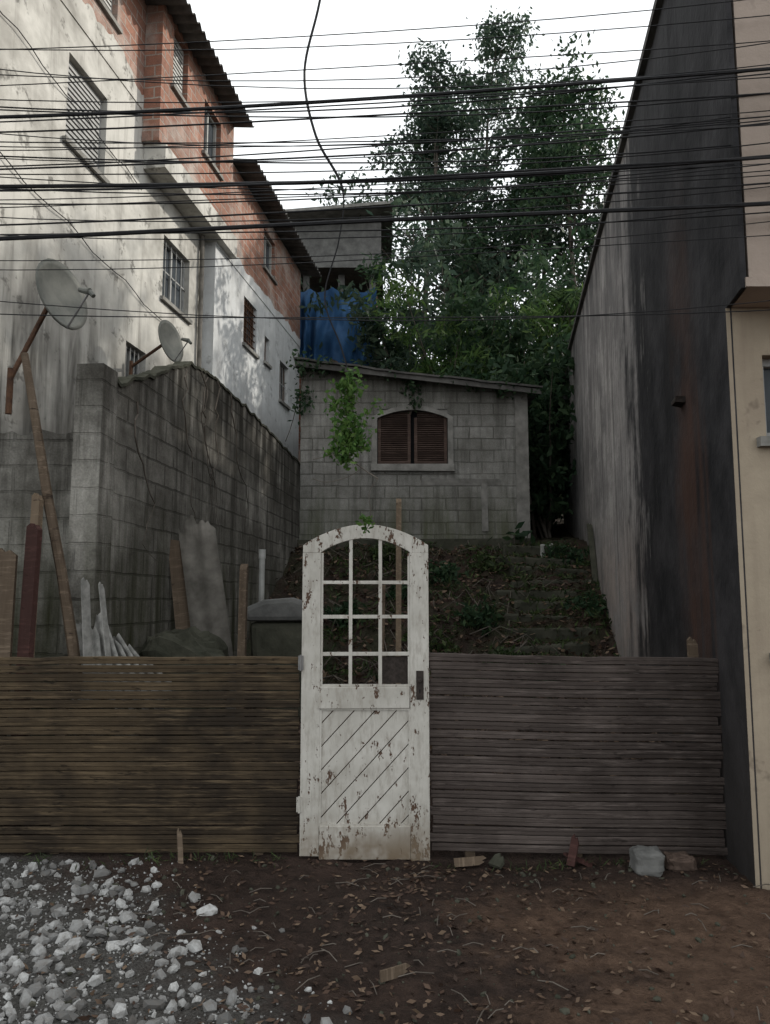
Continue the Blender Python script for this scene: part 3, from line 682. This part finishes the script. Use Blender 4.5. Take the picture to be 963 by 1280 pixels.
# ------------------------------------------------------------ trees
def wander(p,dv,L,n,wob,up=0):
    p=Vector(p); dv=Vector(dv).normalized(); out=[p.copy()]
    for i in range(n):
        dv=(dv+Vector([random.uniform(-wob,wob) for _ in range(3)])+Vector((0,0,up))).normalized(); p=p+dv*(L/n); out.append(p.copy())
    return out
def tree(name,base,H,R,cb,nb,mat,label,per=24,leaf=(.085,.04),tr=.12,spread=.2,lean=(0,0),ntw=2,group='trees behind the house'):
    e=empty(name,base,label=label,cat='tree',group=group); T=M(); cl=[]
    tp=wander((0,0,-.3),(lean[0],lean[1],1),H,10,.07,.03); T.tube(tp,[tr*(1-.085*i) for i in range(11)],8)
    for b in range(nb):
        t=cb+(1-cb)*(b+random.random())/nb; f=t*10; i=min(9,int(f)); p=tp[i].lerp(tp[i+1],f-i)
        a=b*2.4+random.uniform(-.5,.5); q=(t-cb)/(1-cb); Lb=R*(1.0-.6*q)*random.uniform(.45,1.25)*(.6+.8*math.sin(math.pi*min(1,q+.25)))
        br=wander(p,(math.cos(a),math.sin(a),random.uniform(.25,1.0)),Lb,5,.2,.05)
        r=tr*.35*(1-.6*q); T.tube(br,[r,r*.8,r*.6,r*.45,r*.3,r*.15],5)
        for k in range(3,6):
            for s in range(ntw):
                tw=wander(br[k],[random.uniform(-1,1),random.uniform(-1,1),random.uniform(-.2,.9)],random.uniform(.25,.6)*R*.5,3,.3)
                T.tube(tw,[r*.25,r*.2,r*.12,r*.06],4); cl.append(tw[2]+Vector((0,0,.02))); cl.append(tw[3])
    mk('trunk',T,M_bark,e,smooth=True)
    V=leaves([tuple(c) for c in cl],(spread,spread,spread*.55),per,leaf[0],leaf[1],droop=.15)
    quads('crown',V,mat,e)
tree('tall_tree',(3.0,21,4.2),15.0,2.6,.36,27,L_tall,'tall slender tree with airy open foliage',per=32,leaf=(.08,.037),spread=.22,lean=(.015,0))
tree('tall_tree',(2.0,22,4.6),11.0,2.0,.40,17,L_tall,'thin tree leaning with sparse foliage',per=26,leaf=(.08,.037),spread=.22,lean=(-.03,0))
tree('tall_tree',(1.1,20,4),13.0,2.5,.36,26,L_tall,'slim tree with loose feathery foliage',per=32,leaf=(.08,.037),spread=.22,lean=(-.02,0))
tree('tall_tree',(5.4,20,4),11.9,3.0,.28,32,L_dark,'dense rounded tree beside the stained wall',per=38,spread=.28)
tree('tall_tree',(4.5,22,4.5),11.2,2.6,.30,24,L_tall,'leafy tree with thick dark crown',per=34,spread=.26)
tree('tall_tree',(2.0,23,5),8.6,2.3,.2,24,L_far,'medium tree with dense dull green crown',per=32,spread=.28)
tree('tall_tree',(6.6,23,5),11.0,2.8,.2,24,L_dark,'broad dark tree above the wall top',per=32,spread=.3)
tree('dapple_tree',(8.6,15.6,2.9),11.5,3.2,.3,26,L_dark,'unseen leafy tree added to dapple the left wall',per=16,leaf=(.12,.06),spread=.3,group='unseen trees added for dappled sun')  # out of view, added so its gappy crown dapples the left walls
tree('dapple_tree',(8.8,12.4,2.5),11.0,3.0,.3,24,L_dark,'unseen leafy tree added to dapple the left wall',per=16,leaf=(.12,.06),spread=.3,group='unseen trees added for dappled sun')  # second unseen tree, added for the same dappled shade
def bush(base,H,R,mat,label,n=90,per=55,leaf=(.14,.035),name='bush',cat='bush',group='undergrowth behind the house',ns=9):
    e=empty(name,base,label=label,cat=cat,group=group); T=M(); cl=[]
    for s in range(ns):
        a=random.random()*6.28; st=wander((random.uniform(-.3,.3)*R,random.uniform(-.3,.3)*R,-.2),(.35*math.cos(a),.35*math.sin(a),1),H*random.uniform(.7,1.02),7,.1)
        k0=min(1,H/3); T.tube(st,[.03*k0,.028*k0,.025*k0,.02*k0,.016*k0,.012*k0,.008*k0,.004*k0],5)
        for k in range(2,8):
            for _ in range(max(1,n//54)+1):
                p=st[k]+Vector((random.gauss(0,R*.36),random.gauss(0,R*.36),random.gauss(0,.08*H**.6))); cl.append(tuple(p))
    mk('stems',T,M_bark,e); s_=min(.2,R*.25); V=leaves(cl,(s_,s_,s_*.65),per,leaf[0],leaf[1],droop=.5); quads('foliage',V,mat,e)
bush((2.2,16.6,3),5.9,1.1,L_green,'bright green bamboo clump with fine arching leaves',n=160,per=65,leaf=(.11,.022),name='bamboo',cat='bamboo')
bush((3.2,17.2,3),5.6,1.1,L_green,'green bamboo clump with narrow leaves',n=120,per=60,leaf=(.11,.022),name='bamboo',cat='bamboo')
bush((1.15,17.3,3.2),6.0,.8,L_dark,'dark green leafy bush behind the house roof',n=120,per=50,leaf=(.10,.035))
bush((.55,16.8,3.0),3.6,.5,L_dark,'low dark leafy bush behind the roof',n=80,per=45,leaf=(.10,.04))
bush((.55,18.4,3.5),7.0,.9,L_tall,'tall olive green bush with loose leaves',n=120,per=50,leaf=(.11,.04))
bush((1.6,18.5,3.5),6.4,1.0,L_tall,'tall olive green bush with loose leaves',n=120,per=50,leaf=(.11,.04))
bush((3.95,18.2,3.5),6.0,1.2,L_dark,'dense dark shrub against the stained wall',n=140,per=50,leaf=(.11,.04))
bush((2.95,14.3,2.7),3.4,.55,L_dark,'dark shrub squeezed between house and wall',n=100,per=50,leaf=(.09,.04))
bush((3.3,16.2,3),4.6,.7,L_dark,'dark shrub squeezed between house and wall',n=120,per=50,leaf=(.10,.045))
for i,(x,y,h_) in enumerate(((.5,9.6,.4),(1.2,10.1,.45),(.2,10.8,.35),(1.55,11.5,.45),(.9,11.2,.4),(-.6,10.2,.4),(1.5,9.1,.4),(2.75,10.4,.35),(2.75,11.7,.5),(.0,11.9,.35),(1.9,8.7,.4))):
    bush((x,y,hbase(x,y)+.02),h_,.28,L_dark if i%3 else L_grass,'low weedy plant growing on the dirt slope',n=20,per=9,leaf=(.05,.02),name='weed_plant',cat='plant',group='low plants on the slope',ns=5)
C=[]
for i in range(900):
    x=random.uniform(-5,12); y=random.uniform(25,30); top=8.6+1.6*noise.noise(Vector((x*.35,0,0)))+.8*noise.noise(Vector((x*1.3,3,0)))
    C.append((x,y,random.uniform(5.5,top)))
quads('woodland',leaves(C,(.5,.5,.4),34,.2,.09),L_far,kind='stuff')
pe=empty('palm',(4.2,16.8,3.1),label='small palm with arching feathery fronds',cat='palm',group='undergrowth behind the house')
mk('trunk',M().tube([(0,0,-.2),(.05,0,2.5),(.02,0,5.2)],[.09,.07,.06],8),M_bark,pe)
for f in range(11):
    a=f*.571; pts=[]; T=M()
    for i in range(15):
        t=i/14; r=1.35*t; pts.append(Vector((math.cos(a)*r,math.sin(a)*r,5.2+.9*t-1.4*t*t)))
    T.tube(pts,[.014*(1-.9*i/14) for i in range(15)],4)
    sd_=Vector((-math.sin(a),math.cos(a),0))
    for i in range(2,15):
        for sg in(-1,1):
            for h in(0,.5):
                p=pts[i]-(pts[i]-pts[i-1])*h; L=.42*math.sin(math.pi*(.15+.8*i/15)); tip=p+sd_*sg*L+Vector((0,0,-.16))+ (pts[i]-pts[i-1])*1.6
                w_=(pts[i]-pts[i-1]).normalized()*.016; b=len(T.v); T.v+= [tuple(p-w_),tuple((p+tip)/2+w_*1.2+Vector((0,0,.03))),tuple(tip),tuple((p+tip)/2-w_*1.2+Vector((0,0,.03)))]; T.f.append((b,b+1,b+2,b+3))
    mk('frond',T,L_green,pe)
C=[]
for i in range(60):
    x=random.choice([random.uniform(-.08,.5),random.uniform(-.1,Wd+.15),random.uniform(3.2,Wd+.2)]); zt=zl+(zr-zl)*x/Wd
    C.append((hx0+x,12.5-.27+random.uniform(-.05,.3),hz+zt-abs(random.gauss(0,.10))+.04))
for i in range(14): C.append((hx0+1.85+random.gauss(0,.06),12.42,hz+2.3+random.uniform(0,.55)))
for i in range(16): C.append((hx0+.05+random.gauss(0,.07),12.4,hz+2.2+random.uniform(0,.7)))
ce=empty('climbing_plant',(0,0,0),label='sparse dark creeper hanging from the house roof edge',cat='plant')
quads('foliage',leaves(C,(.07,.05,.06),9,.045,.022),L_dark,ce)
mk('stem',M().tube(wander((hx0+.05,12.45,hz+2.9),(0,0,-1),1.2,6,.15),.006,4),M_bark,ce); mk('stem',M().tube(wander((hx0+1.85,12.45,hz+2.8),(0,0,-1),.6,6,.12),.006,4),M_bark,ce)
C=[(x,y,height(x,y)+.03) for x,y in ((random.uniform(-.8,3.1),random.uniform(8.6,12.35)) for _ in range(1500)) if noise.noise(Vector((x*1.5,y*1.5,7)))>-.02]
C+=[(x,y,stepz(y)+.10) for x,y in ((1.45+.16*(y_-9.3)+random.random()*1.15,y_) for y_ in rng.uniform(9.3,12.2,300))]
quads('weeds',leaves(C,(.07,.07,.03),6,.055,.011,droop=-.6),L_grass,kind='stuff')
C=[(x,y,height(x,y)+.03) for x,y in ((random.uniform(-1.6,3.0),random.uniform(6,12.35)) for _ in range(3600))]
C+=[(x,y,stepz(y)+.10) for x,y in ((1.45+.16*(y_-9.3)+random.random()*1.15,y_) for y_ in rng.uniform(9.3,12.2,300))]
quads('leaf_litter',leaves(C,(.05,.05,.012),2,.045,.02,flat=.6),L_litter,kind='stuff')
T=M()
for i in range(160):
    x,y=random.uniform(-1.4,2.2),random.uniform(8,12.3); a=random.random()*6.28; L=random.uniform(.15,.6); z=height(x,y)+.03
    T.tube([(x,y,z),(x+math.cos(a)*L*.5,y+math.sin(a)*L*.3,z+.08+random.random()*.12),(x+math.cos(a)*L,y+math.sin(a)*L*.5,z+.05)],.006,4)
mk('dry_branches',T,M_bark,kind='stuff')
V=leaves([(2.05,12.15,2.6)],(.12,.08,.06),16,.13,.05,droop=-.3); be=empty('leafy_plant',(0,0,0),label='small broad leaved plant at the house corner',cat='plant')
quads('foliage',V,L_dark,be); mk('stem',M().tube([(2.05,12.15,2.3),(2.05,12.15,2.62)],.01,5),M_bark,be)

# ------------------------------------------------------------ street debris
def stones(n,fn,smin,smax,name,mat,pw=4,**k):
    import bmesh
    bm=bmesh.new(); bmesh.ops.create_icosphere(bm,subdivisions=1,radius=1); bv=np.array([v.co[:] for v in bm.verts]); bf=[tuple(v.index for v in f.verts) for f in bm.faces]; bm.free()
    m=M()
    for i in range(n):
        x,y=fn(); s=smin+(smax-smin)*random.random()**pw; c=np.array([x,y,height(x,y)+s*.12])
        R=np.array(Matrix.Rotation(random.random()*6.28,3,Vector((random.gauss(0,1),random.gauss(0,1),random.gauss(0,1))).normalized()))
        v=bv*rng.uniform(.68,1.15,(12,1))*s*np.array([random.uniform(.8,1.3),random.uniform(.7,1),random.uniform(.45,.8)]); v=v@R.T+c
        b=len(m.v); m.v+=[tuple(q) for q in v]; m.f+=[tuple(b+j for j in f) for f in bf]
    return mk(name,m,mat,**k)
def gfn():
    while True:
        y=random.uniform(2.6,4.93); x=random.uniform(-2.9,-.1); lim=-1.75+(4.9-y)*.72
        if x<lim+random.gauss(0,.24) and (random.random()<.4 or noise.noise(Vector((x*2.5,y*2.5,9)))>0): return x,y
stones(3600,gfn,.005,.05,'gravel',M_stone,kind='stuff')
stones(5000,gfn,.003,.010,'grit',M_stone,pw=1.5,kind='stuff')
def sfn(): return random.uniform(-2,2.1),random.uniform(2.7,4.9)
stones(900,sfn,.004,.022,'scattered_stones',M_concd,kind='stuff')
C=[(x,y,height(x,y)+.008) for x,y in ((random.gauss(.15,.95),random.uniform(3,4.93)) for _ in range(850))]
quads('fallen_leaves',leaves(C,(.06,.06,.003),2,.020,.009,flat=.8),L_litter,kind='stuff')
T=M()
for i in range(110):
    x,y=random.gauss(.2,.9),random.uniform(3.1,4.9); a=random.random()*6.28; L=random.uniform(.04,.16); z=height(x,y)+.008
    T.tube([(x,y,z),(x+math.cos(a)*L*.5,y+math.sin(a)*L*.5,z+.012),(x+math.cos(a)*L,y+math.sin(a)*L,z)],.0025,4)
mk('twigs',T,M_bark,kind='stuff')
lump('concrete_lump',(1.55,4.75,.06),(.088,.08,.075),M_concp,'rough broken concrete block on the dirt by the fence','rubble',.42,.12,5)
lump('brick_piece',(1.76,4.8,.035),(.085,.06,.05),M_brickp,'dull broken brick piece on the dirt by the fence','brick',.45,.2,8)
plank('wood_scrap',(1.12,4.85,0),(1.18,4.93,.16),.05,.015,M_red,'short dark red board offcut leaning on the fence','wood scrap')
plank('wood_scrap',(1.26,4.88,-.01),(1.10,4.94,.05),.045,.015,M_red,'small dark red splintered board offcut','wood scrap')
plank('wood_stick',(-1.22,4.8,0),(-1.27,4.93,.2),.03,.02,M_post,'short brown stick stuck against the fence base','stick')
plank('wood_scrap',(-.02,3.45,.015),(.11,3.52,.02),.045,.01,M_post,'small flat brown wood chip on the soil','wood scrap',rz=1.5)
plank('mortar_scrap',(.66,4.85,.0),(.72,4.9,.05),.09,.02,M_concd,'flat grey mortar fragment at the fence foot','rubble')
plank('wood_scrap',(.42,4.88,.01),(.62,4.9,.02),.05,.015,M_post,'splintered plank fragment at the fence foot','wood scrap',rz=1.2)
C=[(x,4.93+random.uniform(-.1,0),height(x,4.9)+.02) for x in np.concatenate([rng.uniform(-2.4,-.6,26),rng.uniform(.3,2,22)])]
quads('grass_tufts',leaves(C,(.04,.03,.01),6,.035,.003,droop=-.5),L_grass,kind='stuff')

# ------------------------------------------------------------ overhead cables
CB=[(4.25,4.56,4.0,.010),(4.17,4.50,3.95,.004),(3.83,4.03,4.0,.011),(3.80,3.98,3.93,.006),(3.56,3.78,4.0,.012),(3.60,3.76,4.1,.004),
(4.52,4.55,4.1,.003),(4.48,4.78,4.05,.003),(4.34,4.46,4.15,.004),(4.28,4.40,3.9,.003),(4.12,4.36,4.12,.003),(4.06,4.22,4.0,.0035),(4.02,4.33,4.18,.003),
(3.98,4.12,3.88,.003),(3.93,4.15,4.1,.0035),(3.89,3.92,4.05,.003),(3.87,4.08,4.16,.003),(3.75,3.97,4.06,.003),(3.71,3.88,3.9,.0035),(3.67,3.86,4.12,.003),
(3.50,3.72,4.05,.003),(3.43,3.68,4.1,.0025),(3.36,3.55,3.98,.0025),(3.14,3.17,4.1,.003),(3.11,3.13,4.0,.0025),(4.70,4.92,4.1,.003),(4.62,4.98,4.0,.003),(4.40,4.62,3.97,.003),(4.22,4.30,4.2,.003),
(4.20,4.44,4.05,.005),(3.86,4.18,3.92,.005),(3.78,4.06,4.15,.004),(3.63,3.90,4.02,.005),(4.09,4.20,4.2,.0045),(4.30,4.53,4.08,.0045),(3.96,4.26,4.0,.004)]
for i,(za,zb,y,r) in enumerate(CB):
    m=M(); pts=[]; sag=.006*(.6+.5*random.Random(i).random())+(.02*random.Random(i+50).random() if r<.0055 else 0)
    for k in range(41):
        x=-10+k*.5; z=(za+zb)/2+(zb-za)*x/4.2*(.9)+sag*x*x-.02+.012*math.sin(x*1.1+i*2); pts.append((x,y+.01*math.sin(x*.9+i),z))
    m.tube(pts,r,6)
    mk('overhead_cable',m,M_cable,label='thick black overhead cable across the street' if r>.008 else 'thin black overhead wire across the street',cat='cable',group='overhead cables')
cp=[(-.3,4.3,5.9),(-.397,4.3,5.23),(-.485,4.3,4.76),(-.413,4.3,4.35),(-.253,4.3,4.02),(-.27,4.3,3.70),(-.351,4.3,3.35),(-.261,4.3,3.07),(-.214,4.3,2.92)]
mk('loose_cable',M().tube(smoothpts(cp),[.008]*33+[.0045]*32,6),M_cable,label='loose kinked cable dangling from the overhead wires',cat='cable')
ve=empty('hanging_vine',(-.21,4.3,2.92),label='leafy green vine hanging from the end of a loose cable',cat='plant')
T=M(); st=[(0,0,0),(.01,0,-.15),(-.01,.01,-.32),(.0,0,-.5),(.08,0,-.58),(.17,0,-.64)]; T.tube(smoothpts(st,4),.004,5)
T.tube(smoothpts([(-.01,.01,-.45),(-.08,0,-.5),(-.2,0,-.53)],4),.002,4); T.tube(smoothpts([(.17,0,-.64),(.12,0,-.72),(.13,.0,-.85),(.10,.0,-.95)],4),.002,4)
T.tube(smoothpts([(.08,0,-.58),(.0,0,-.63),(-.12,0,-.66),(-.2,0,-.64)],4),.002,4)
mk('stems',T,M_bark,ve)
C=[(random.gauss(0,.02+.04*math.sin(math.pi*t)),random.gauss(0,.04),-.02-.52*t) for t in rng.random(190)**.8]+[(random.uniform(-.16,-.05),0,-.48) for _ in range(6)]+[(.1+random.gauss(0,.015),0,-.85-.1*random.random()) for _ in range(7)]
quads('foliage',leaves(C,(.018,.018,.02),5,.020,.011,droop=.4),L_vine,ve)
